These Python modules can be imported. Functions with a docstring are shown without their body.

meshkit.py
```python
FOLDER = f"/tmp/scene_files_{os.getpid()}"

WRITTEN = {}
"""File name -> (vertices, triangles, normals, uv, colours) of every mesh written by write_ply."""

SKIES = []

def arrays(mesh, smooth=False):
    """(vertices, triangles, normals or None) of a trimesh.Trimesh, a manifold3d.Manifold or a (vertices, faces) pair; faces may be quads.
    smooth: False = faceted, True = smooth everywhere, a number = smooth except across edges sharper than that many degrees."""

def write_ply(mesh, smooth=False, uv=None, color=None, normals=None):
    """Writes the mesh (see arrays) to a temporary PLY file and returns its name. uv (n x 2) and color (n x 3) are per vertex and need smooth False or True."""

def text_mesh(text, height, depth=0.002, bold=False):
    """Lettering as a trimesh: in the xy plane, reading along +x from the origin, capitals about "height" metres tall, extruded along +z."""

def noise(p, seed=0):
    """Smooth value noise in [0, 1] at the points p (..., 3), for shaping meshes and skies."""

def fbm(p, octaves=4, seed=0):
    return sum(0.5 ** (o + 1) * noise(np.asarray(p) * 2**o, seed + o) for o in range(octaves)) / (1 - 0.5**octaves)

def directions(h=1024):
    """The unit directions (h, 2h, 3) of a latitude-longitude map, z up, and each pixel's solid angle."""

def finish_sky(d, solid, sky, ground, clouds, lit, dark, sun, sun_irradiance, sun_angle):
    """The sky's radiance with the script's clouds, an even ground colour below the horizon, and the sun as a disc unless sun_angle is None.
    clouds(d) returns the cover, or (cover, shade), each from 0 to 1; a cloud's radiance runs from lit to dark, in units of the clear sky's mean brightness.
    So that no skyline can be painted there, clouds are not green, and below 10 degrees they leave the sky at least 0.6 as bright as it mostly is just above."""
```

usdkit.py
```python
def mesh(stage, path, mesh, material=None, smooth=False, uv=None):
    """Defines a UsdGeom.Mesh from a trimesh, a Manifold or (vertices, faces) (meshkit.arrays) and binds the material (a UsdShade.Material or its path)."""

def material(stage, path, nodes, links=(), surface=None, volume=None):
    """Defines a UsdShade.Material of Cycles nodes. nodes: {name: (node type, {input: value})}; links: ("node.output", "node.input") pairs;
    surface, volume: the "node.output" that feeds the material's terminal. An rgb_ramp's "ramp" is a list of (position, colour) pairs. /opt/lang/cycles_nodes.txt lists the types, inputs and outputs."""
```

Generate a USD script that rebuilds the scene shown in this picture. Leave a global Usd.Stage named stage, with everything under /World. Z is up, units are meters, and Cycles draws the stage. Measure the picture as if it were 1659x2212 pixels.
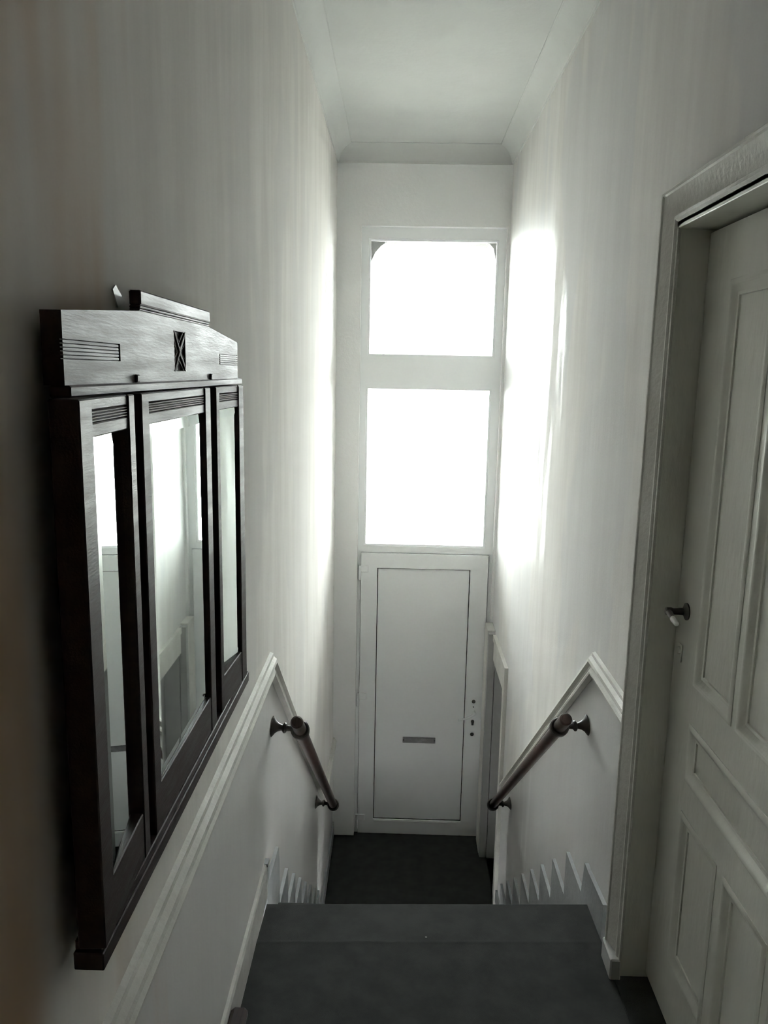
import math
import numpy as np, trimesh, manifold3d as m3, usdkit
from shapely.geometry import Polygon, box as sbox
from pxr import Usd, UsdGeom, UsdLux, UsdShade, Gf, Sdf

stage = Usd.Stage.CreateInMemory()
UsdGeom.SetStageUpAxis(stage, UsdGeom.Tokens.z)
UsdGeom.SetStageMetersPerUnit(stage, 1.0)
UsdGeom.Xform.Define(stage, '/World')
UsdGeom.Scope.Define(stage, '/World/Looks')

# ------------------------------------------------------------------ camera, sky, exposure
ZO = 3.174                       # eye height over the lower hall floor; measures below are relative to the eye
YAW, PITCH, ROLL, FPX = -0.0202, 0.1778, 0.0191, 1692.6
EXPOSURE = 3.42
SKY = 1.0
cam = UsdGeom.Camera.Define(stage, '/World/camera')
_cy, _sy, _cp, _sp = math.cos(YAW), math.sin(YAW), math.cos(PITCH), math.sin(PITCH)
_f = np.array([_sy * _cp, _cy * _cp, -_sp]); _r = np.array([_cy, -_sy, 0.0]); _u = np.cross(_r, _f)
_rt = _r * math.cos(ROLL) + _u * math.sin(ROLL); _up = -_r * math.sin(ROLL) + _u * math.cos(ROLL)
cam.AddTransformOp().Set(Gf.Matrix4d(*_rt, 0, *_up, 0, *(-_f), 0, 0, 0, ZO, 1))
cam.CreateHorizontalApertureAttr(36.0)
cam.CreateFocalLengthAttr(36.0 * FPX / 1659)
cam.CreateClippingRangeAttr((0.05, 1000.0))
cam.CreateExposureAttr(EXPOSURE)

sky = UsdLux.DomeLight.Define(stage, '/World/sky')      # even overcast daylight outside the front door
sky.CreateIntensityAttr(SKY)
sky.CreateColorAttr(Gf.Vec3f(0.972, 1.0, 0.99))

# ------------------------------------------------------------------ helpers
LOC, USED = {'/World': np.zeros(3)}, {}


def numbered(parent, name):
    k = USED.get((parent, name), 0)
    USED[(parent, name)] = k + 1
    return f'{parent}/{name}' + (f'_{k:03d}' if k else '')


def props(prim, label=None, cat=None, group=None, kind=None):
    for k, v in (('label', label), ('category', cat), ('group', group), ('kind', kind)):
        if v:
            prim.SetCustomDataByKey(k, v)


def thing(name, loc, label=None, cat=None, group=None, kind=None, parent='/World'):
    path = numbered(parent, name)
    x = UsdGeom.Xform.Define(stage, path)
    w = np.array([loc[0], loc[1], loc[2] + ZO], float)
    x.AddTranslateOp().Set(Gf.Vec3d(*(w - LOC[parent])))
    LOC[path] = w
    props(x.GetPrim(), label, cat, group, kind)
    return path


def obj(name, mesh, mat, parent='/World', label=None, cat=None, group=None, kind=None, smooth=False):
    """One Mesh prim from a mesh in eye-relative measures."""
    if hasattr(mesh, 'to_mesh'):
        mm = mesh.to_mesh()
        mesh = trimesh.Trimesh(mm.vert_properties[:, :3], mm.tri_verts, process=False)
    if isinstance(mesh, (list, tuple)):
        mesh = trimesh.util.concatenate(list(mesh))
    mesh = mesh.copy()
    v = np.array(mesh.vertices, float)
    v[:, 2] += ZO
    mesh.vertices = v - LOC[parent]
    path = numbered(parent, name)
    p = usdkit.mesh(stage, path, mesh, mat, smooth=smooth)
    props(p.GetPrim(), label, cat, group, kind)
    LOC[path] = LOC[parent]
    return path


def cb(x0, x1, y0, y1, z0, z1, c=0.002):
    """A box with chamfered edges."""
    lo, hi = np.minimum([x0, y0, z0], [x1, y1, z1]), np.maximum([x0, y0, z0], [x1, y1, z1])
    c = min(c, *(0.45 * (hi - lo)))
    if c <= 0:
        return trimesh.creation.box(bounds=[lo, hi])
    pts = []
    for k in range(3):
        a, b = lo + c, hi - c
        a[k], b[k] = lo[k], hi[k]
        pts += [[(a, b)[i][0], (a, b)[j][1], (a, b)[l][2]] for i in (0, 1) for j in (0, 1) for l in (0, 1)]
    return trimesh.convex.convex_hull(np.array(pts))


def mb(x0, x1, y0, y1, z0, z1):
    return m3.Manifold.cube([x1 - x0, y1 - y0, z1 - z0]).translate([x0, y0, z0])


def sweep(path, prof, closed=False):
    """A moulding: prof (n out of the wall, t across) run along path (a, b) on a wall, mitred. Vertices come out as (n, a, b)."""
    P = np.array(path, float); N = len(P); prof = np.array(prof, float); M = len(prof)
    rings = []
    for i in range(N):
        ds = []
        if closed or i > 0:
            d = P[i] - P[i - 1]; ds.append(d / np.linalg.norm(d))
        if closed or i < N - 1:
            d = P[(i + 1) % N] - P[i]; ds.append(d / np.linalg.norm(d))
        ns = [np.array([-d[1], d[0]]) for d in ds]
        m = ns[0] if len(ns) == 1 else (ns[0] + ns[1]) / (1 + ns[0] @ ns[1])
        rings.append(np.column_stack([prof[:, 0], P[i, 0] + m[0] * prof[:, 1], P[i, 1] + m[1] * prof[:, 1]]))
    v = np.vstack(rings); f = []
    for i in range(N if closed else N - 1):
        a, b = i * M, ((i + 1) % N) * M
        for j in range(M):
            k = (j + 1) % M
            f += [[a + j, a + k, b + k], [a + j, b + k, b + j]]
    if not closed:
        tri = trimesh.creation.triangulate_polygon(Polygon(prof), engine='earcut')
        for s, o in ((0, 0), (1, (N - 1) * M)):
            idx = [int(np.argmin(np.linalg.norm(prof - q, axis=1))) for q in tri[0]]
            f += [[o + idx[q] for q in (t if s else t[::-1])] for t in tri[1]]
    me = trimesh.Trimesh(v, np.array(f), process=False)
    trimesh.repair.fix_normals(me)
    return me


XL0, SL, XR, YF = -0.4172, -0.0073, 0.6278, 4.995


def LX(y):
    return XL0 - SL * (YF - np.asarray(y, float))


def on(mesh, kind, base=None):
    """(n, a, b) onto a wall: L left wall, R right wall, F far wall, D the plane x = base facing left."""
    v = np.array(mesh.vertices); f = np.array(mesh.faces)
    n, a, b = v.T
    if kind == 'L':
        w = np.column_stack([LX(a) + n, a, b])
    elif kind == 'R':
        w = np.column_stack([XR - n, a, b])
    elif kind == 'D':
        w = np.column_stack([base - n, a, b])
    else:
        w = np.column_stack([a, base - n, b])
    me = trimesh.Trimesh(w, f, process=False)
    trimesh.repair.fix_normals(me)
    return me


def lathe(prof, n=28):
    """Profile (radius, height) turned about z."""
    prof = np.array(prof, float)
    ang = np.linspace(0, 2 * np.pi, n, endpoint=False)
    v, f, M = [], [], len(prof)
    for a in ang:
        v += [[r * math.cos(a), r * math.sin(a), h] for r, h in prof]
    for i in range(n):
        a, b = i * M, ((i + 1) % n) * M
        for j in range(M - 1):
            f += [[a + j, b + j, b + j + 1], [a + j, b + j + 1, a + j + 1]]
    me = trimesh.Trimesh(np.array(v), np.array(f), process=True)
    trimesh.repair.fix_normals(me)
    return me


def aim(me, p, d):
    """Moves a lathe so that its z axis runs along d from p."""
    me = me.copy()
    me.apply_transform(trimesh.geometry.align_vectors([0, 0, 1], np.array(d, float) / np.linalg.norm(d)))
    me.apply_translation(p)
    return me


def tube(p, q, r, n=24, bev=0.0):
    p, q = np.array(p, float), np.array(q, float); L = np.linalg.norm(q - p)
    return aim(lathe([(0, 0), (r - bev, 0), (r, bev), (r, L - bev), (r - bev, L), (0, L)] if bev else [(0, 0), (r, 0), (r, L), (0, L)], n), p, q - p)


# ------------------------------------------------------------------ materials
LK = '/World/Looks/'


def paint(name, base, rough=0.5, alt=None, fac=(0.4, 0.6), scale=(1, 1, 1), nscale=3.0, bump=0.0, bscale=60.0, rough2=None, detail=5.0, spec=0.5, coat=0.0, coat_rough=0.2, bdist=0.01):
    """A painted or polished surface: base, mottled towards alt where a stretched noise is high, gloss from rough to rough2, fine relief."""
    alt = alt or base
    n = {'g': ('texture_coordinate', {}), 'm': ('mapping', {'scale': scale}),
         'n': ('noise_texture', {'scale': nscale, 'detail': detail, 'roughness': 0.6}),
         'r': ('rgb_ramp', {'ramp': [(fac[0], base), (fac[1], alt)]}),
         'rr': ('map_range', {'from_min': fac[0], 'from_max': fac[1], 'to_min': rough, 'to_max': rough2 if rough2 is not None else rough, 'clamp': True}),
         'b': ('noise_texture', {'scale': bscale, 'detail': 4.0}), 'bp': ('bump', {'strength': bump, 'distance': bdist}),
         'p': ('principled_bsdf', {'specular_ior_level': spec, 'coat_weight': coat, 'coat_roughness': coat_rough})}
    l = [('geo.position', 'm.vector')]
    n.pop('g'); n['geo'] = ('geometry', {})
    l += [('m.vector', 'n.vector'), ('m.vector', 'b.vector'), ('n.fac', 'r.fac'), ('n.fac', 'rr.value'), ('r.color', 'p.base_color'), ('rr.result', 'p.roughness')]
    if bump:
        l += [('b.fac', 'bp.height'), ('bp.normal', 'p.normal')]
    return usdkit.material(stage, LK + name, n, l, surface='p.BSDF')


def wall_paint(name, c1, c2, c3, gloss_y, bump=0.25, warm_bounce=None):
    """Old paint over patched plaster: vertical roller streaks, repainted patches with soft edges; a coat of gloss at the front-door end, flat emulsion
    nearer the landing; old: (colour, y) of warm indirect light painted in as a brown tint left of that y."""
    n = {'geo': ('geometry', {}), 'm1': ('mapping', {'scale': (1, 1, 0.16)}), 'm2': ('mapping', {'scale': (1, 1, 0.5)}), 'm3': ('mapping', {'scale': (1, 3.0, 0.45)}),
         's': ('noise_texture', {'scale': 9.0, 'detail': 3.0, 'roughness': 0.6}), 'q': ('noise_texture', {'scale': 1.7, 'detail': 3.0, 'roughness': 0.5, 'distortion': 0.6}),
         'qs': ('map_range', {'range_type': 'smoothstep', 'from_min': 0.5, 'from_max': 0.56, 'to_min': 0.0, 'to_max': 1.0, 'clamp': True}),
         'sr': ('rgb_ramp', {'ramp': [(0.32, c1), (0.68, c2)]}), 'mx': ('mix_color', {'b': c3}),
         'qf': ('math', {'math_type': 'multiply', 'value2': 0.55}),
         'xyz': ('separate_xyz', {}), 'e': ('noise_texture', {'scale': 2.2, 'detail': 2.0, 'roughness': 0.6}), 'ey': ('math', {'math_type': 'multiply_add', 'value2': 1.3}),
         'gl': ('map_range', {'range_type': 'smoothstep', 'from_min': gloss_y + 0.60, 'from_max': gloss_y + 0.85, 'to_min': 0.0, 'to_max': 1.0, 'clamp': True}),
         'rr': ('map_range', {'from_min': 0.0, 'from_max': 1.0, 'to_min': 0.95, 'to_max': 0.42, 'clamp': True}),
         'sp': ('map_range', {'from_min': 0.0, 'from_max': 1.0, 'to_min': 0.07, 'to_max': 0.5, 'clamp': True}),
         'b1': ('noise_texture', {'scale': 26.0, 'detail': 2.0}), 'b2': ('noise_texture', {'scale': 150.0, 'detail': 1.0}),
         'ba': ('math', {'math_type': 'multiply_add', 'value2': 0.18}),
         'bp': ('bump', {'strength': bump, 'distance': 0.004}), 'p': ('principled_bsdf', {})}
    l = [('geo.position', 'm1.vector'), ('geo.position', 'm2.vector'), ('geo.position', 'm3.vector'), ('geo.position', 'xyz.vector'), ('m1.vector', 's.vector'), ('m2.vector', 'q.vector'), ('m1.vector', 'b1.vector'), ('geo.position', 'b2.vector'),
         ('m3.vector', 'e.vector'), ('e.fac', 'ey.value1'), ('xyz.y', 'ey.value3'), ('ey.value', 'gl.value'), ('gl.result', 'rr.value'), ('gl.result', 'sp.value'),
         ('q.fac', 'qs.value'), ('s.fac', 'sr.fac'), ('sr.color', 'mx.a'), ('qs.result', 'qf.value1'), ('qf.value', 'mx.fac'),
         ('b2.fac', 'ba.value1'), ('b1.fac', 'ba.value3'), ('ba.value', 'bp.height'), ('bp.normal', 'p.normal'), ('rr.result', 'p.roughness'), ('sp.result', 'p.specular_ior_level')]
    # below the dado rail, level on the landing, then down the stairs, then level in the hall, the walls have a greyer paint
    n.update({'d1': ('math', {'math_type': 'multiply_add', 'value2': -0.8205, 'value3': ZO + 1.032}), 'd2': ('math', {'math_type': 'minimum', 'value2': ZO - 0.91}),
              'd3': ('math', {'math_type': 'maximum', 'value2': ZO - 2.48}), 'd4': ('math', {'math_type': 'less_than'}), 'd5': ('mix_color', {'b': (0.575, 0.57, 0.565)}), 'd6': ('math', {'math_type': 'multiply', 'value2': 0.8})})
    l += [('xyz.y', 'd1.value1'), ('d1.value', 'd2.value1'), ('d2.value', 'd3.value1'), ('xyz.z', 'd4.value1'), ('d3.value', 'd4.value2'), ('d4.value', 'd6.value1'), ('d6.value', 'd5.fac'), ('mx.result', 'd5.a')]
    if warm_bounce:
        n['of'] = ('map_range', {'range_type': 'smoothstep', 'from_min': warm_bounce[1] + 0.35, 'from_max': warm_bounce[1] + 0.95, 'to_min': 1.0, 'to_max': 0.0, 'clamp': True})
        n['om'] = ('mix_color', {'b': warm_bounce[0]})
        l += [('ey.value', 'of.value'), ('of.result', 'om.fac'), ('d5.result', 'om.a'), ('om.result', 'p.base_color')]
    else:
        l += [('d5.result', 'p.base_color')]
    return usdkit.material(stage, LK + name, n, l, surface='p.BSDF')


M_wall = wall_paint('wall_paint_left', (0.69, 0.665, 0.63), (0.79, 0.77, 0.735), (0.675, 0.66, 0.64), 4.3, warm_bounce=((0.62, 0.46, 0.33), 0.76))  # brown tint at the near end paints warm bounced light into the wall colour
M_wallr = wall_paint('wall_paint_right', (0.68, 0.66, 0.635), (0.77, 0.755, 0.73), (0.65, 0.65, 0.655), 3.3)
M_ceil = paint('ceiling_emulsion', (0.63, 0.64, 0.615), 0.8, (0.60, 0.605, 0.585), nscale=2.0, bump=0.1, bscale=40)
M_far = paint('far_wall_emulsion', (0.88, 0.89, 0.88), 0.6, (0.90, 0.90, 0.89), nscale=3.0, bump=0.12, bscale=50)
M_trim = paint('trim_gloss', (0.68, 0.67, 0.63), 0.55, (0.63, 0.62, 0.58), nscale=7.0, rough2=0.7, bump=0.15, bscale=70, spec=0.3)
M_skirt = paint('skirting_paint', (0.52, 0.51, 0.48), 0.65, (0.46, 0.45, 0.43), nscale=9.0, rough2=0.8, bump=0.15, bscale=70, spec=0.25)
M_string = paint('stair_string_gloss', (0.32, 0.335, 0.34), 0.45, (0.28, 0.295, 0.30), nscale=9.0, rough2=0.5, bump=0.1, bscale=70)
M_door = paint('old_door_gloss', (0.76, 0.765, 0.70), 0.3, (0.70, 0.705, 0.64), nscale=4.0, scale=(1, 1, 0.3), rough2=0.42, bump=0.18, bscale=45)
M_upvc = paint('white_plastic', (0.91, 0.925, 0.925), 0.32, (0.89, 0.905, 0.905), nscale=3.0, rough2=0.4)
M_grey = paint('grey_door_paint', (0.42, 0.42, 0.41), 0.5, (0.38, 0.38, 0.37), nscale=5.0, bump=0.1, bscale=50)
M_gasket = paint('dark_gasket', (0.03, 0.032, 0.035), 0.6)
M_gap = paint('gap_dark', (0.02, 0.02, 0.02), 0.9)
M_metal = paint('brushed_metal', (0.25, 0.25, 0.25), 0.4, (0.18, 0.18, 0.18), nscale=30)
M_carpet = paint('grey_carpet', (0.045, 0.047, 0.046), 1.0, (0.060, 0.062, 0.060), fac=(0.35, 0.65), nscale=14.0, bump=0.5, bscale=1300.0, spec=0.05, bdist=0.003, detail=5)
M_wood = paint('dark_varnished_wood', (0.022, 0.014, 0.014), 0.42, (0.045, 0.027, 0.024), fac=(0.35, 0.65), nscale=14.0, scale=(6, 0.6, 6), rough2=0.55, bump=0.10, bscale=60.0, spec=0.25, coat=0.10, coat_rough=0.38)
M_rail = paint('handrail_wood', (0.045, 0.024, 0.020), 0.32, (0.085, 0.045, 0.036), fac=(0.35, 0.65), nscale=16.0, scale=(6, 1, 1), rough2=0.45, bump=0.08, bscale=60, coat=0.3)
M_bronze = paint('dark_bronze', (0.030, 0.027, 0.024), 0.35, (0.060, 0.052, 0.042), nscale=40.0, rough2=0.5)
M_china = paint('white_china', (0.80, 0.80, 0.77), 0.12)
M_brown = paint('brown_wallpaper', (0.16, 0.105, 0.07), 0.8, (0.13, 0.085, 0.055), nscale=5.0)
M_stone = paint('facade_render', (0.13, 0.125, 0.12), 0.9, (0.10, 0.097, 0.09), nscale=6.0, bump=0.3, bscale=40)
M_pave = paint('pale_paving', (0.45, 0.45, 0.43), 0.9, (0.38, 0.38, 0.36), nscale=1.5, bump=0.2, bscale=20)
M_leaf = paint('hedge_green', (0.10, 0.19, 0.06), 0.7, (0.20, 0.30, 0.10), nscale=6.0, bump=0.5, bscale=20)
M_lint = paint('pale_lint', (0.6, 0.58, 0.54), 0.9)
M_mirror = usdkit.material(stage, LK + 'mirror_silver', {'p': ('principled_bsdf', {'base_color': (0.80, 0.88, 0.86), 'metallic': 1.0, 'roughness': 0.015})}, [], surface='p.BSDF')
M_pane = usdkit.material(stage, LK + 'window_pane', {'t': ('transparent_bsdf', {'color': (0.94, 0.96, 0.95)}), 'g': ('glossy_bsdf', {'roughness': 0.02}), 'f': ('fresnel', {'IOR': 1.5}), 'm': ('mix_closure', {})},
                         [('f.fac', 'm.fac'), ('t.BSDF', 'm.closure1'), ('g.BSDF', 'm.closure2')], surface='m.closure')

# ------------------------------------------------------------------ the shell
ZC, ZL, Z0 = 1.31, -3.174, -1.62          # ceiling, lower hall floor, landing floor
YB = -3.2                                  # back of the landing, behind the eye
TH = 0.25


def lwall_mesh():
    a, b = float(LX(YB)), float(LX(YF + 0.1))
    pts = np.array([[x, y, z] for z in (ZL - 0.3, ZC + 0.2) for x, y in ((a - TH, YB), (a, YB), (b, YF + 0.1), (b - TH, YF + 0.1))])
    return trimesh.convex.convex_hull(pts)


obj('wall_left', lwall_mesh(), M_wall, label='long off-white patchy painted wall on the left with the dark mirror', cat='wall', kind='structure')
D2Y0, D2Y1, D2Z = 1.150, 1.905, 0.336      # opening of the near right door
D3Y0, D3Y1, D3Z = 4.28, 4.75, -1.79        # opening of the low cupboard
wr = mb(XR, XR + TH, YB, YF + 0.1, ZL - 0.3, ZC + 0.2) - mb(XR - 0.1, XR + 0.2, D2Y0, D2Y1, Z0, D2Z) - mb(XR - 0.1, XR + 0.2, D3Y0, D3Y1, ZL, D3Z)
obj('wall_right', wr, M_wallr, label='off-white glossy patchy wall on the right, beside the panelled door', cat='wall', kind='structure')
FX0, FX1, FZ = -0.268, 0.612, 0.862        # opening of the front door set
YW = YF - 0.045                            # inner face of the far wall
fw = mb(-0.70, 0.90, YW, YF + 0.11, ZL - 0.3, ZC + 0.2) - mb(FX0, FX1, YW - 0.1, YF + 0.3, ZL - 0.31, FZ)
obj('wall_far', fw, M_far, label='pale far wall around the front door and windows', cat='wall', kind='structure')
obj('wall_back', mb(-0.70, 0.90, YB - 0.2, YB, ZL - 0.3, ZC + 0.2), M_brown, label='brown papered wall at the back of the landing, behind the viewer', cat='wall', kind='structure')
ce = np.array([[x, y, ZC] for y in np.linspace(YB, YF + 0.1, 60) for x in (-0.70, 0.90)])
obj('ceiling', mb(-0.70, 0.90, YB - 0.2, YF + 0.35, ZC, ZC + 0.2), M_ceil, label='plain white ceiling over the stairwell', cat='ceiling', kind='structure')

# the outer leaf of the facade: a masonry opening with rounded top corners
op = Polygon([(-0.262, -3.4), (0.640, -3.4), (0.640, 0.30), (0.605, 0.45), (0.577, 0.60), (0.565, 0.70), (0.550, 0.765), (0.522, 0.795), (0.490, 0.803), (-0.07, 0.803), (-0.115, 0.797), (-0.155, 0.770), (-0.190, 0.730), (-0.216, 0.672), (-0.240, 0.58), (-0.262, 0.45)])
fac = sbox(-4, -3.6, 4, 3.2).difference(op)
fm = trimesh.creation.extrude_polygon(fac, 0.22, engine='earcut')
fm.vertices = np.column_stack([fm.vertices[:, 0], YF + 0.12 + fm.vertices[:, 2], fm.vertices[:, 1]]); trimesh.repair.fix_normals(fm)
obj('wall_outer', fm, M_stone, label='grey rendered outer wall seen through the corners of the top window', cat='wall', kind='structure')
obj('ground', mb(-30, 30, YF + 0.34, 60, ZL - 0.25, ZL - 0.05), M_pave, label='pale paved street outside the front door', cat='pavement', kind='structure')

# floors and stairs
N_STEP, RUN, RISE, YN, ZN = 9, 0.2102, 0.168, 2.198, -1.632


def slab(profile, inset=0.013, x1=None, skew=0.0):
    """A carpeted slab: a profile (y, z) run across between the walls; the front edge runs slightly askew."""
    xs = np.linspace(0, 1, 13)
    prof = np.array(profile, float); M = len(prof); v, f = [], []
    for s in xs:
        for y, z in prof:
            a, b = float(LX(y)) + inset, (XR - inset if x1 is None else x1)
            yy = y + skew * (s - 0.5) * (1 if y > 1.9 else 0)
            v.append([a + (b - a) * s, yy, z])
    for i in range(len(xs) - 1):
        for j in range(M):
            k = (j + 1) % M
            a, b = i * M, (i + 1) * M
            f += [[a + j, b + j, b + k], [a + j, b + k, a + k]]
    tri = trimesh.creation.triangulate_polygon(Polygon(prof), engine='earcut')
    for o in (0, (len(xs) - 1) * M):
        idx = [int(np.argmin(np.linalg.norm(prof - q, axis=1))) for q in tri[0]]
        f += [[o + idx[q] for q in t] for t in tri[1]]
    me = trimesh.Trimesh(np.array(v), np.array(f), process=False)
    trimesh.repair.fix_normals(me)
    return me


nose = [(YN - 0.012 + 0.012 * math.sin(a), ZN - 0.012 + 0.012 * math.cos(a)) for a in np.linspace(0.15, math.pi, 8)]
landing = [(YB, Z0 - 0.14), (YB, Z0), (1.2, Z0), (1.998, Z0), (2.006, Z0 + 0.0014), (2.014, Z0 + 0.001), (2.024, Z0 - 0.0015), (2.10, Z0 - 0.007)] + nose + [(YN - 0.028, ZN - 0.03), (YN - 0.028, Z0 - 0.14)]
obj('floor', slab(landing, skew=0.046), M_carpet, label='dark grey carpeted landing at the top of the stairs', cat='floor', kind='structure', smooth=25)
dc = cb(XR - 0.013, XR + 0.2, D2Y0 + 0.0, D2Y1, Z0 - 0.14, Z0 + 0.002, 0.001)
obj('floor', dc, M_carpet, label='dark carpet carried into the recess of the panelled door', cat='floor', kind='structure')
obj('floor', mb(-0.44, XR + 0.2, YN + RUN * (N_STEP - 1), YF + 0.1, ZL - 0.2, ZL), M_carpet, label='dark grey carpet of the lower hall at the front door', cat='floor', kind='structure')
st = thing('staircase', (0.12, YN + 0.9, ZL), 'steep carpeted stair descending between the walls to the front door', 'staircase', kind='structure')
for i in range(N_STEP):
    y0, zt = YN - 0.028 + RUN * i, ZN - RISE * (i + 1)
    y1 = y0 + RUN + 0.028
    if i == N_STEP - 1:
        continue
    nb = [(y1 - 0.012 + 0.012 * math.sin(a), zt - 0.012 + 0.012 * math.cos(a)) for a in np.linspace(0, math.pi, 6)]
    prof = [(y0, ZL), (y0, zt)] + nb + [(y1 - 0.028, zt - 0.03), (y1 - 0.028, ZL)]
    obj('step', slab(prof, inset=0.0135), M_carpet, st, smooth=25)

# ------------------------------------------------------------------ skirting, stair strings, dado rails, cornice
SK = [(0, 0), (0.012, 0), (0.012, 0.098), (0.008, 0.106), (0, 0.108)]


def string_poly(yl, tip_y, tip_z, start):
    top = list(start)
    k = 0
    while True:
        y, z = tip_y + RUN * k, tip_z - RISE * k
        top += [(y, z), (y, z - RISE)]
        k += 1
        if z - RISE < ZL + 0.11 or y > 4.10:
            break
    top[-1] = (top[-1][0], ZL + 0.10)
    top += [(yl, ZL + 0.10)]
    bot = [(yl, ZL), (3.8, ZL), (start[0][0], Z0 - 0.25)]
    return Polygon(top + bot).buffer(0)


def board(poly, n0, n1, wall):
    me = trimesh.creation.extrude_polygon(poly, n1 - n0, engine='earcut')
    me.vertices = np.column_stack([me.vertices[:, 2] + n0, me.vertices[:, 0], me.vertices[:, 1]])
    return on(me, wall)


obj('baseboard_left', on(sweep([(YB, Z0), (2.19, Z0)], SK), 'L'), M_skirt, label='painted skirting board along the left of the landing', cat='skirting board', kind='structure')
spl = string_poly(YW, 2.437, -1.672, [(2.19, -1.512), (2.225, -1.515), (2.225, -1.590), (2.437 - 0.02, -1.600)])
obj('trim_1', board(spl, 0, 0.0125, 'L'), M_string, label='grey saw-toothed stair string on the left wall', cat='stair string', kind='structure')
spr = string_poly(D3Y0 - 0.16, 2.525, -1.657, [(2.05, -1.512), (2.236, -1.530), (2.275, -1.530), (2.30, -1.650)])
obj('trim_2', board(spr, 0, 0.0125, 'R'), M_string, label='grey saw-toothed stair string on the right wall', cat='stair string', kind='structure')
# white margin strips on the teeth: the string's own moulded edge
DADO = [(0, 0.004), (0.010, 0), (0.012, -0.008), (0.022, -0.016), (0.024, -0.026), (0.014, -0.034), (0.012, -0.040), (0.017, -0.047), (0.021, -0.055), (0.020, -0.062), (0, -0.0625)]
ZD2 = -2.452
obj('trim_3', on(sweep([(YB, -0.880), (2.345, -0.882), (4.255, ZD2), (YW, ZD2)], DADO), 'L'), M_trim, label='moulded dado rail on the left wall, level then following the stairs down', cat='dado rail', kind='structure')
obj('trim_4', on(sweep([(1.978, -0.862), (2.372, -0.862), (4.172, -2.305)], DADO), 'R'), M_trim, label='moulded dado rail on the right wall, level then following the stairs down', cat='dado rail', kind='structure')
COR = [(0, 0), (0.007, 0), (0.009, 0.008), (0.012, 0.012), (0.018, 0.034), (0.032, 0.058), (0.052, 0.076), (0.080, 0.0875), (0.084, 0.0905), (0.088, 0.0910), (0.088, 0.0945), (0, 0.0945)]
obj('trim_5', on(sweep([(YB, ZC - 0.094), (YW, ZC - 0.094)], COR), 'L'), M_ceil, label='shallow plaster cornice along the left of the ceiling', cat='cornice', kind='structure', smooth=22)
obj('trim_6', on(sweep([(YB, ZC - 0.094), (YW, ZC - 0.094)], COR), 'R'), M_ceil, label='shallow plaster cornice along the right of the ceiling', cat='cornice', kind='structure', smooth=22)
obj('trim_7', on(sweep([(float(LX(YW)), ZC - 0.094), (XR, ZC - 0.094)], COR), 'F', YW), M_ceil, label='shallow plaster cornice above the far wall', cat='cornice', kind='structure', smooth=22)

# ------------------------------------------------------------------ front door and the two windows over it


def ring(x0, x1, z0, z1, a0, a1, b0, b1, y0, y1):
    return mb(x0, x1, y0, y1, z0, z1) - mb(a0, a1, y0 - 1, y1 + 1, b0, b1)


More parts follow.
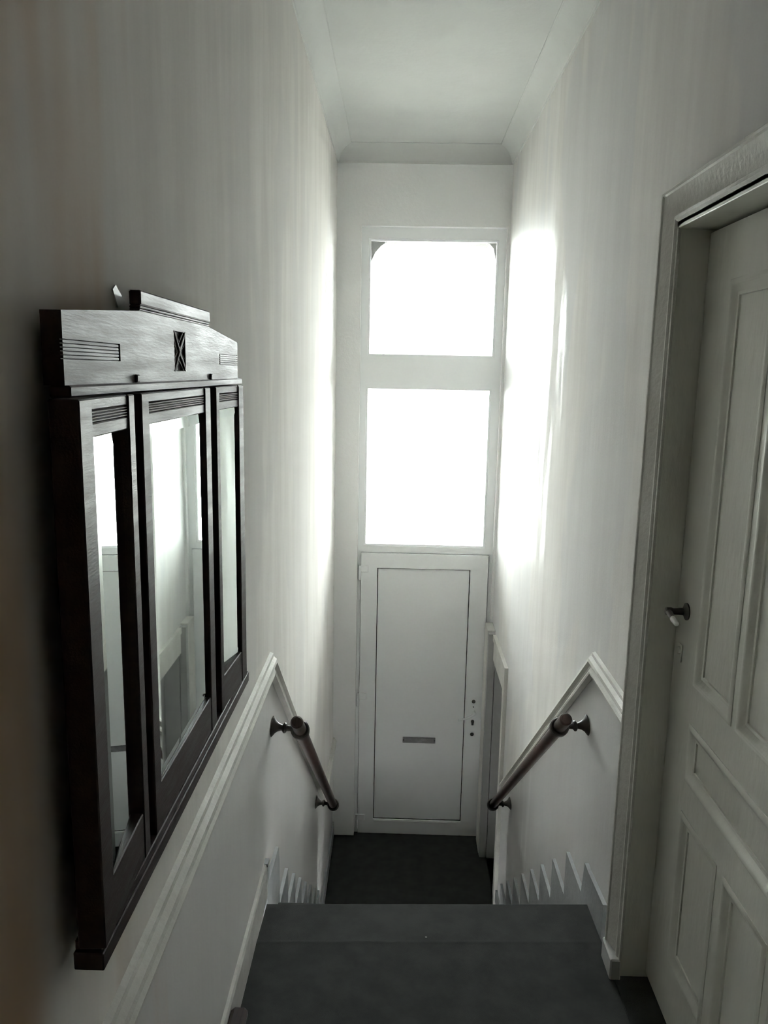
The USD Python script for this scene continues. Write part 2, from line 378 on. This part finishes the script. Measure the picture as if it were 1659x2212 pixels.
def window(name, z0, z1, g, label, bar):
    w = thing(name, (0.172, YF + 0.03, z0), label, 'window', kind='structure')
    obj('frame', ring(FX0, FX1, z0, z1, g[0] - 0.012, g[1] + 0.012, g[2] - 0.012, g[3] + 0.012, YF, YF + 0.07), M_upvc, w)
    obj('glazing_bead', sum([ring(g[0] - 0.0119, g[1] + 0.0119, g[2] - 0.0119, g[3] + 0.0119, *g, YF + 0.012, YF + 0.03)], m3.Manifold()), M_upvc, w)
    obj('pane', cb(g[0] - 0.008, g[1] + 0.008, YF + 0.031, YF + 0.035, g[2] - 0.008, g[3] + 0.008, 0.0005), M_pane, w)
    if bar:
        obj('glazing_bar', cb(-0.1275, -0.1235, YF + 0.036, YF + 0.046, g[2] - 0.01, g[3] + 0.01, 0.0008), M_upvc, w)


window('window_1', 0.0, FZ, (-0.212, 0.557, 0.106, 0.784), 'upper fanlight of the front door, white plastic frame against bright sky', True)
window('window_2', -1.164, 0.0, (-0.218, 0.549, -1.112, -0.110), 'large white-framed window directly above the front door', False)

d1 = thing('door_1', (0.172, YF, ZL), 'white plastic front door with letter plate at the foot of the stairs', 'door', kind='structure')
fr = mb(FX0, -0.246, YF, YF + 0.07, ZL, -1.1645) + mb(0.592, FX1, YF, YF + 0.07, ZL, -1.1645) + mb(-0.246, 0.592, YF + 0.012, YF + 0.07, -1.182, -1.1645)
obj('door_frame', fr, M_upvc, d1)
obj('rebate', mb(-0.246, 0.592, YF + 0.05, YF + 0.068, ZL, -1.182), M_gasket, d1, 'dark rebate behind the leaf')
LX0, LX1, LZ0, LZ1, PX0, PX1, PZ0, PZ1 = -0.243, 0.586, ZL + 0.006, -1.170, -0.137, 0.471, -3.063, -1.267
leaf = ring(LX0, LX1, LZ0, LZ1, PX0, PX1, PZ0, PZ1, YF - 0.018, YF + 0.045)
lf = obj('leaf_frame', leaf, M_upvc, d1)
obj('gasket', ring(PX0 + 0.0001, PX1 - 0.0001, PZ0 + 0.0001, PZ1 - 0.0001, PX0 + 0.0055, PX1 - 0.0055, PZ0 + 0.0055, PZ1 - 0.0055, YF - 0.006, YF + 0.02), M_gasket, d1, 'thin dark rubber gasket around the panel')
obj('door_panel', cb(PX0 + 0.004, PX1 - 0.004, YF - 0.004, YF + 0.03, PZ0 + 0.004, PZ1 - 0.004, 0.001), M_upvc, d1)
obj('drip_bead', cb(PX0 + 0.006, PX1 - 0.004, YF - 0.022, YF - 0.0181, PZ0 - 0.014, PZ0 - 0.004, 0.0015), M_upvc, d1)
for hz in (-1.297, -2.180, -3.070):
    h = obj('hinge', [cb(-0.262, -0.196, YF - 0.024, YF - 0.0181, hz - 0.0, hz + 0.044, 0.002), tube((-0.252, YF - 0.021, hz - 0.052), (-0.252, YF - 0.021, hz + 0.046), 0.009, 14, 0.002)], M_upvc, d1, smooth=30)
lp = obj('letter_plate', cb(0.056, 0.278, YF - 0.010, YF - 0.0041, -2.492, -2.450, 0.002), M_metal, d1, 'grey metal letter plate')
obj('flap', [cb(0.068, 0.266, YF - 0.0135, YF - 0.0101, -2.486, -2.458, 0.001), cb(0.068, 0.266, YF - 0.017, YF - 0.0101, -2.459, -2.4545, 0.001)], M_metal, lp)
for hx in (0.061, 0.273):
    obj('screw', tube((hx, YF - 0.0101, -2.471), (hx, YF - 0.0125, -2.471), 0.004, 12), M_gap, lp)
# lever handle
hy = YF - 0.018
hd = obj('handle', aim(lathe([(0, 0), (0.013, 0), (0.013, 0.006), (0.0095, 0.008), (0.0095, 0.045), (0.007, 0.05), (0, 0.05)], 20), (0.529, hy, -2.250), (0, -1, 0)), M_upvc, d1, 'white lever handle', smooth=35)
lev = [(0.533, hy - 0.044, -2.246), (0.510, hy - 0.047, -2.262), (0.480, hy - 0.047, -2.278), (0.428, hy - 0.045, -2.293)]
lm = m3.Manifold()
for a, b, ra, rb in zip(lev[:-1], lev[1:], (0.0095, 0.0085, 0.0075), (0.0085, 0.0075, 0.006)):
    lm += m3.Manifold.hull(m3.Manifold.sphere(ra, 16).translate(a) + m3.Manifold.sphere(rb, 16).translate(b))
obj('lever', lm, M_upvc, hd, smooth=40)
for px, pz in ((0.527, -2.176), (0.524, -2.412)):
    obj('cover_cap', tube((px, hy + 0.001, pz), (px, hy - 0.0035, pz), 0.0125, 20, 0.001), M_bronze, d1, 'round dark bolt hole', smooth=30)
obj('screw_hole', tube((0.527, hy + 0.001, -2.215), (0.527, hy - 0.002, -2.215), 0.004, 12), M_gap, d1)
obj('lock_cylinder', [tube((0.525, hy + 0.001, -2.318), (0.525, hy - 0.006, -2.318), 0.0105, 20, 0.001), cb(0.518, 0.532, hy - 0.006, hy + 0.001, -2.345, -2.318, 0.002)], M_bronze, d1, 'dark keyhole cylinder', smooth=30)

# ------------------------------------------------------------------ the low cupboard in the right wall by the front door
d3 = thing('door_3', (XR, 4.46, ZL), 'low grey cupboard door in a pale surround, right of the front door', 'cupboard door', kind='structure')
obj('casing', board(Polygon([(4.172, ZL), (4.172, -1.622), (4.79, -1.622), (4.79, -1.79), (4.28, -1.79), (4.28, ZL)]), 0, 0.014, 'R'), M_trim, d3)
obj('casing', cb(0.578, XR, 4.79, YW, ZL, -1.61, 0.003), M_trim, d3)
obj('casing_bead', board(Polygon([(4.172, ZL), (4.172, -1.622), (4.79, -1.622), (4.79, -1.66), (4.205, -1.66), (4.205, ZL)]), 0.0141, 0.021, 'R'), M_trim, d3)
obj('jamb', cb(XR - 0.001, XR + 0.098, 4.735, 4.7505, ZL, D3Z + 0.01, 0.001), M_grey, d3, 'jamb facing the stairs, its shade coloured in as grey')  # grey puts the shade of this unlit face into its colour
obj('leaf', cb(XR + 0.10, XR + 0.125, D3Y0 + 0.003, 4.752, ZL + 0.012, D3Z - 0.003, 0.002), M_grey, d3)
obj('jamb', cb(0.580, XR - 0.004, 4.742, 4.789, ZL, -1.62, 0.002), M_grey, d3)  # front of the casing, shade painted in with the same grey

# ------------------------------------------------------------------ the near right door
XJ = 0.700
d2 = thing('door_2', (XR, 1.53, Z0), 'tall off-white panelled door with a dark knob, in a moulded surround on the right', 'door', kind='structure')
CAS = [(0, 0), (0.022, 0), (0.025, 0.004), (0.024, 0.009), (0.020, 0.012), (0.006, 0.058), (0.006, 0.061), (0.011, 0.064), (0.0115, 0.071), (0.008, 0.075), (0.006, 0.076), (0.006, 0.085), (0, 0.086)]
# path runs up the far leg, over the head, down the near leg; t points inwards
cz, cyo = 0.426, 1.974
obj('casing', on(sweep([(cyo, Z0), (cyo, cz), (1.025, cz), (1.025, Z0)], CAS), 'R'), M_trim, d2, smooth=25)
obj('plinth_block', cb(XR - 0.029, XR, 1.887, 1.980, Z0, -1.557, 0.004), M_grey, d2)
obj('jamb', [cb(XR - 0.006, XJ + 0.06, D2Y1 - 0.002, D2Y1 + 0.014, Z0, D2Z + 0.012, 0.0015), cb(XR - 0.006, XJ + 0.06, D2Y0 - 0.014, D2Y0 + 0.002, Z0, D2Z + 0.012, 0.0015), cb(XR - 0.006, XJ + 0.06, D2Y0, D2Y1, D2Z - 0.002, D2Z + 0.014, 0.0015)], M_door, d2)
obj('recess_back', mb(XJ + 0.055, XJ + 0.06, D2Y0 - 0.01, D2Y1 + 0.01, Z0, D2Z + 0.01), M_gap, d2, 'dark gap behind the leaf')
dz0, dz1, dy0, dy1 = Z0 + 0.018, D2Z - 0.010, D2Y0 + 0.006, D2Y1 - 0.005
PANELS = [(1.553, 1.750, -0.707, 0.200), (1.312, 1.514, -0.707, 0.200), (1.312, 1.750, -0.944, -0.815), (1.550, 1.752, -1.432, -1.042), (1.312, 1.500, -1.432, -1.042)]
fm = mb(XJ, XJ + 0.042, dy0, dy1, dz0, dz1)
for a, b, c, d in PANELS:
    fm -= mb(XJ - 0.1, XJ + 0.1, a, b, c, d)
obj('leaf_frame', fm, M_door, d2)
MO = [(-0.009, 0.028), (-0.0055, 0.027), (-0.005, 0.020), (-0.001, 0.013), (0.003, 0.008), (0.0045, 0.003), (0.004, -0.003), (0.0015, -0.008), (0.0, -0.008), (-0.009, 0.0)]
for a, b, c, d in PANELS:
    pm = obj('panel', cb(XJ + 0.009, XJ + 0.028, a - 0.004, b + 0.004, c - 0.004, d + 0.004, 0.001), M_door, d2)
    obj('moulding', on(sweep([(a, c), (b, c), (b, d), (a, d)], MO, closed=True), 'D', XJ), M_door, pm, smooth=25)
kn = obj('knob', aim(lathe([(0, 0), (0.021, 0), (0.021, 0.003), (0.014, 0.006), (0.009, 0.010), (0.008, 0.034), (0.0095, 0.038), (0.0095, 0.050), (0.006, 0.053), (0, 0.053)], 24), (XJ, 1.838, -0.558), (-1, 0, 0)), M_bronze, d2, 'dark bronze door handle', smooth=35)
lm = m3.Manifold.hull(m3.Manifold.sphere(0.008, 16).translate((XJ - 0.045, 1.838, -0.558)) + m3.Manifold.sphere(0.0065, 16).translate((XJ - 0.047, 1.800, -0.564)))
obj('lever', lm, M_bronze, kn, smooth=40)
gr = m3.Manifold.hull(m3.Manifold.sphere(0.0068, 16).scale([1, 1, 1.25]).translate((XJ - 0.047, 1.798, -0.565)) + m3.Manifold.sphere(0.006, 16).translate((XJ - 0.048, 1.770, -0.568)))
obj('grip', gr, M_china, kn, 'small white china grip', smooth=40)
obj('lock', [cb(XJ - 0.004, XJ, 1.843, 1.866, -0.690, -0.645, 0.0015), tube((XJ - 0.003, 1.853, -0.660), (XJ - 0.010, 1.853, -0.660), 0.009, 18, 0.001)], M_door, d2, smooth=30)

# ------------------------------------------------------------------ handrails


def handrail(side, top, bot, label):
    """top, bot: (y, z) of the two bracket rings; the rings stand off the wall."""
    off = 0.092
    sx = 1 if side == 'L' else -1
    wx = (lambda y: float(LX(y))) if side == 'L' else (lambda y: XR)
    A = np.array([wx(top[0]) + sx * off, top[0], top[1]]); B = np.array([wx(bot[0]) + sx * off, bot[0], bot[1]])
    d = (B - A) / np.linalg.norm(B - A)
    t = thing('handrail', (A + B) / 2 - [sx * off, 0, 0], label, 'handrail', 'stair handrails')
    L = np.linalg.norm(B - A)
    obj('rail', aim(lathe([(0, 0), (0.015, 0), (0.0195, 0.004), (0.0205, 0.010), (0.0205, L + 0.117), (0, L + 0.117)], 28), A - d * 0.115, d), M_rail, t, smooth=35)
    for k, P in enumerate((A, B)):
        W = np.array([wx(P[1]), P[1], P[2] + 0.010])
        pr = [(0, 0), (0.034, 0), (0.034, 0.003), (0.029, 0.007), (0.020, 0.013), (0.014, 0.021), (0.011, 0.029), (0.010, 0.034), (0.016, 0.038), (0.0175, 0.042), (0.016, 0.046), (0.0095, 0.050), (0.0085, 0.060), (0.011, 0.068), (0.011, 0.074), (0, 0.074)]
        b = obj('bracket', aim(lathe(pr, 24), W, (sx, 0, -0.10)), M_bronze, t, smooth=35)
        if k == 0:
            rg = lathe([(0.0207, -0.014), (0.027, -0.014), (0.0305, -0.010), (0.0305, 0.010), (0.027, 0.014), (0.0207, 0.014), (0.0207, -0.014)], 28)
        else:
            rg = lathe([(0.0207, -0.018), (0.026, -0.018), (0.030, -0.012), (0.031, 0.004), (0.030, 0.028), (0.026, 0.046), (0.016, 0.056), (0, 0.058), ], 28)
        obj('ring', aim(rg, P, d), M_bronze, b, smooth=35)


handrail('L', (2.369, -1.150), (3.797, -2.259), 'round dark wooden handrail on bronze brackets on the left wall, beyond the mirror')
handrail('R', (2.403, -1.131), (3.865, -2.272), 'round dark wooden handrail on bronze brackets on the right wall, beyond the panelled door')

# ------------------------------------------------------------------ the triple mirror on the left wall
mw = thing('wall_mirror', (-0.37, 1.24, -0.70), 'large dark wooden triple mirror with pedimented top hanging on the left wall', 'mirror')
XB = 0.372                                  # back of the frame, from the eye
XF, XH = 0.340, 0.353                       # faces of the frame and of the header


def fb(y0, y1, z0, z1, xf=XF, xb=XB, c=0.0015):
    return cb(-xb, -xf, y0, y1, z0, z1, c)


# header board with its reeding cut in
hp = Polygon([(0.822, -0.021), (1.695, -0.021), (1.695, 0.054), (1.446, 0.073), (1.066, 0.073), (0.822, 0.056)])
hm = m3.Manifold.extrude(m3.CrossSection([np.array(hp.exterior.coords)[:-1]]) if hp.exterior.is_ccw else m3.CrossSection([np.array(hp.exterior.coords)[:-1][::-1]]), 1.0)
vv = hm.to_mesh(); vx = vv.vert_properties[:, :3]
hb = trimesh.Trimesh(np.column_stack([-0.3755 + vx[:, 2] * (0.3755 - XH), vx[:, 0], vx[:, 1]]), vv.tri_verts, process=False); trimesh.repair.fix_normals(hb)
hman = m3.Manifold(m3.Mesh(np.asarray(hb.vertices, np.float32), np.asarray(hb.faces, np.uint32)))
for y0, y1 in ((0.80, 0.987), (1.530, 1.75)):
    for k in range(6):
        z = 0.0065 + k * 0.0040
        hman -= mb(-XH - 0.003, -XH + 0.01, y0, y1, z - 0.0006, z + 0.0006)
hman -= mb(-XH - 0.003, -XH + 0.01, 0.984, 0.990, 0.006, 0.0272)
hman -= mb(-XH - 0.003, -XH + 0.01, 1.527, 1.533, 0.006, 0.0272)
hman -= mb(-XH - 0.005, -XH + 0.01, 1.226, 1.289, -0.006, 0.055)
hd = obj('header', hman, M_wood, mw)
cv = m3.Manifold()
cy, czm, hw, hh = 1.2575, 0.0245, 0.0305, 0.030


def rib(p, q, r0=0.0034, r1=0.0034):
    a, b = (-XH - 0.0018, p[0], p[1]), (-XH - 0.0018, q[0], q[1])
    return m3.Manifold.hull(m3.Manifold.sphere(r0, 8).scale([0.75, 1.5, 0.8]).translate(a) + m3.Manifold.sphere(r1, 8).scale([0.75, 1.5, 0.8]).translate(b))


for s in (-1, 1):
    cv += rib((cy - hw * s, czm - hh), (cy + hw * s, czm + hh))
    cv += rib((cy, czm + 0.014), (cy + s * hw * 0.75, czm + hh), 0.0012, 0.0016) + rib((cy, czm - 0.014), (cy + s * hw * 0.75, czm - hh), 0.0012, 0.0016)
    cv += rib((cy + s * hw, czm - 0.012), (cy + s * hw * 0.3, czm), 0.0016, 0.0010) + rib((cy + s * hw, czm + 0.012), (cy + s * hw * 0.3, czm), 0.0016, 0.0010)
    cv += rib((cy + s * hw, czm + 0.022), (cy + s * hw * 0.55, czm + 0.006), 0.0016, 0.0008) + rib((cy + s * hw, czm - 0.022), (cy + s * hw * 0.55, czm - 0.006), 0.0016, 0.0008)
cv += rib((cy, czm - 0.006), (cy, czm + 0.006), 0.0024, 0.0024)
obj('carving', cv, M_wood, hd, 'small carved rectangle of crossing leaves', smooth=40)
cp = obj('cap', [cb(-0.366, -XH + 0.003, 1.066, 1.447, 0.0805, 0.100, 0.002), cb(-0.366, -XH + 0.001, 1.066, 1.446, 0.0735, 0.0765, 0.001), cb(-0.366, -XH + 0.002, 1.066, 1.446, 0.0768, 0.0802, 0.001), cb(-0.366, -XH, 1.066, 1.446, 0.070, 0.0735, 0.0005)], M_wood, mw)
obj('ledge', cb(-XB, -XH + 0.004, 0.826, 1.722, -0.034, -0.0212, 0.002), M_wood, mw)
for py in (1.045, 1.452):
    obj('peg', cb(-XH - 0.001, -XH + 0.004, py - 0.006, py + 0.006, -0.0208, -0.0105, 0.0015), M_wood, mw)
obj('backboard', cb(-0.3785, -0.366, 0.845, 1.69, -0.69, -0.03, 0.001), M_wood, mw)
# base rail
obj('base_rail', [fb(0.806, 1.690, -0.703, -0.680, XF - 0.004, XB), fb(0.812, 1.684, -0.681, -0.668, XF - 0.001, XB)], M_wood, mw)

ZT, ZPT, ZPB, ZB = -0.0345, -0.077, -0.600, -0.668


def leaf_frame(name, y0, y1, s0, s1, tilt, glass_tilt, hinge_y, g, label):
    """One section: two stiles, top and bottom rails with reeding, and a bevelled mirror set back; then turned about its hinge."""
    parts = {}
    parts['stile'] = [fb(y0, s0, ZB, ZT), fb(s1, y1, ZB, ZT)]
    parts['top_rail'] = [fb(s0 - 0.001, s1 + 0.001, ZPT, -0.0615, XF + 0.002), fb(s0 - 0.001, s1 + 0.001, -0.0475, ZT, XF + 0.002), fb(s0 - 0.001, s1 + 0.001, -0.0615, -0.0475, XF + 0.0045)] + \
        [fb(s0 + 0.001, s1 - 0.001, -0.0606 + k * 0.0032, -0.0582 + k * 0.0032, XF + 0.0016, XF + 0.006, 0.001) for k in range(4)]
    parts['bottom_rail'] = [fb(s0 - 0.001, s1 + 0.001, ZB, ZPB, XF + 0.0015)]
    w = 0.020
    a, b, c, d = s0 - 0.003, s1 + 0.003, ZPB - 0.003, ZPT + 0.003
    v = np.array([(-XF - g - 0.0012, y, z) for y, z in ((a, c), (b, c), (b, d), (a, d))] + [(-XF - g, y, z) for y, z in ((a + w, c + w), (b - w, c + w), (b - w, d - w), (a + w, d - w))] + [(-XF - g - 0.005, y, z) for y, z in ((a, c), (b, c), (b, d), (a, d))])
    f = [[4, 5, 6], [4, 6, 7], [8, 10, 9], [8, 11, 10]]
    for i in range(4):
        j = (i + 1) % 4
        f += [[i, j, 4 + j], [i, 4 + j, 4 + i], [8 + i, 8 + j, j], [8 + i, j, i]]
    gl = trimesh.Trimesh(v, f, process=False); trimesh.repair.fix_normals(gl)
    gl.apply_transform(trimesh.transformations.rotation_matrix(math.radians(glass_tilt), [0, 0, 1], [-XF - g, (a + b) / 2, 0]))
    R = trimesh.transformations.rotation_matrix(math.radians(tilt), [0, 0, 1], [-XF, hinge_y, 0])
    for k, ms in parts.items():
        for m in ([ms] if k != 'stile' else [[x] for x in ms]):
            mm = trimesh.util.concatenate(m); mm.apply_transform(R); obj(k, mm, M_wood, mw)
    gl.apply_transform(R)
    obj('mirror_glass', gl, M_mirror, mw, label)


# rotation about +z by a positive angle turns the far edge of a section towards the wall
leaf_frame('wing', 0.799, 0.997, 0.838, 0.972, 3.0, 4.0, 0.997, 0.006, 'bevelled left pane turned towards the front door')
leaf_frame('centre', 1.025, 1.397, 1.055, 1.360, 0.0, 0.55, 1.2, 0.0045, 'bevelled middle pane')
leaf_frame('wing', 1.440, 1.6375, 1.461, 1.600, -3.0, -5.0, 1.440, 0.0105, 'bevelled right pane turned towards the right wall')
for y0, y1 in ((0.990, 1.030), (1.392, 1.446)):
    obj('hinge_strip', fb(y0, y1, ZB + 0.002, ZT - 0.002, XF + 0.012, XB, 0.001), M_wood, mw)

tp = Polygon([(1.064, 0.100), (1.076, 0.107), (1.112, 0.086), (1.082, 0.078)])
obj('hanger_tab', board(tp, 0.0005, 0.0025, 'L'), M_china, mw, 'pale triangular hanging tab behind the cap')

# ------------------------------------------------------------------ small things
bl = thing('floor_block', (-0.36, 1.60, Z0), 'dark chamfered wooden block at the end of the left skirting, at the picture\'s lower edge', 'block')
obj('post', cb(-0.392 + 0.0125, -0.345, 1.50, 1.645, Z0 - 0.0, Z0 + 0.075, 0.006), M_wood, bl)
obj('cap', cb(-0.392 + 0.0125, -0.338, 1.56, 1.650, Z0 + 0.075, Z0 + 0.104, 0.010), M_wood, bl)
for x, y, r, lb in ((0.065, 1.660, 0.0035, 'tiny pale scrap of lint on the landing carpet near the viewer'), (0.105, 2.03, 0.002, 'tiny pale speck of lint on the landing carpet near the stair edge')):
    s = trimesh.creation.icosphere(2, r); s.vertices *= [1.4, 1.0, 0.35]; s.vertices += [x, y, Z0 + r * 0.3]
    obj('lint_scrap', s, M_lint, label=lb, cat='lint', smooth=True)
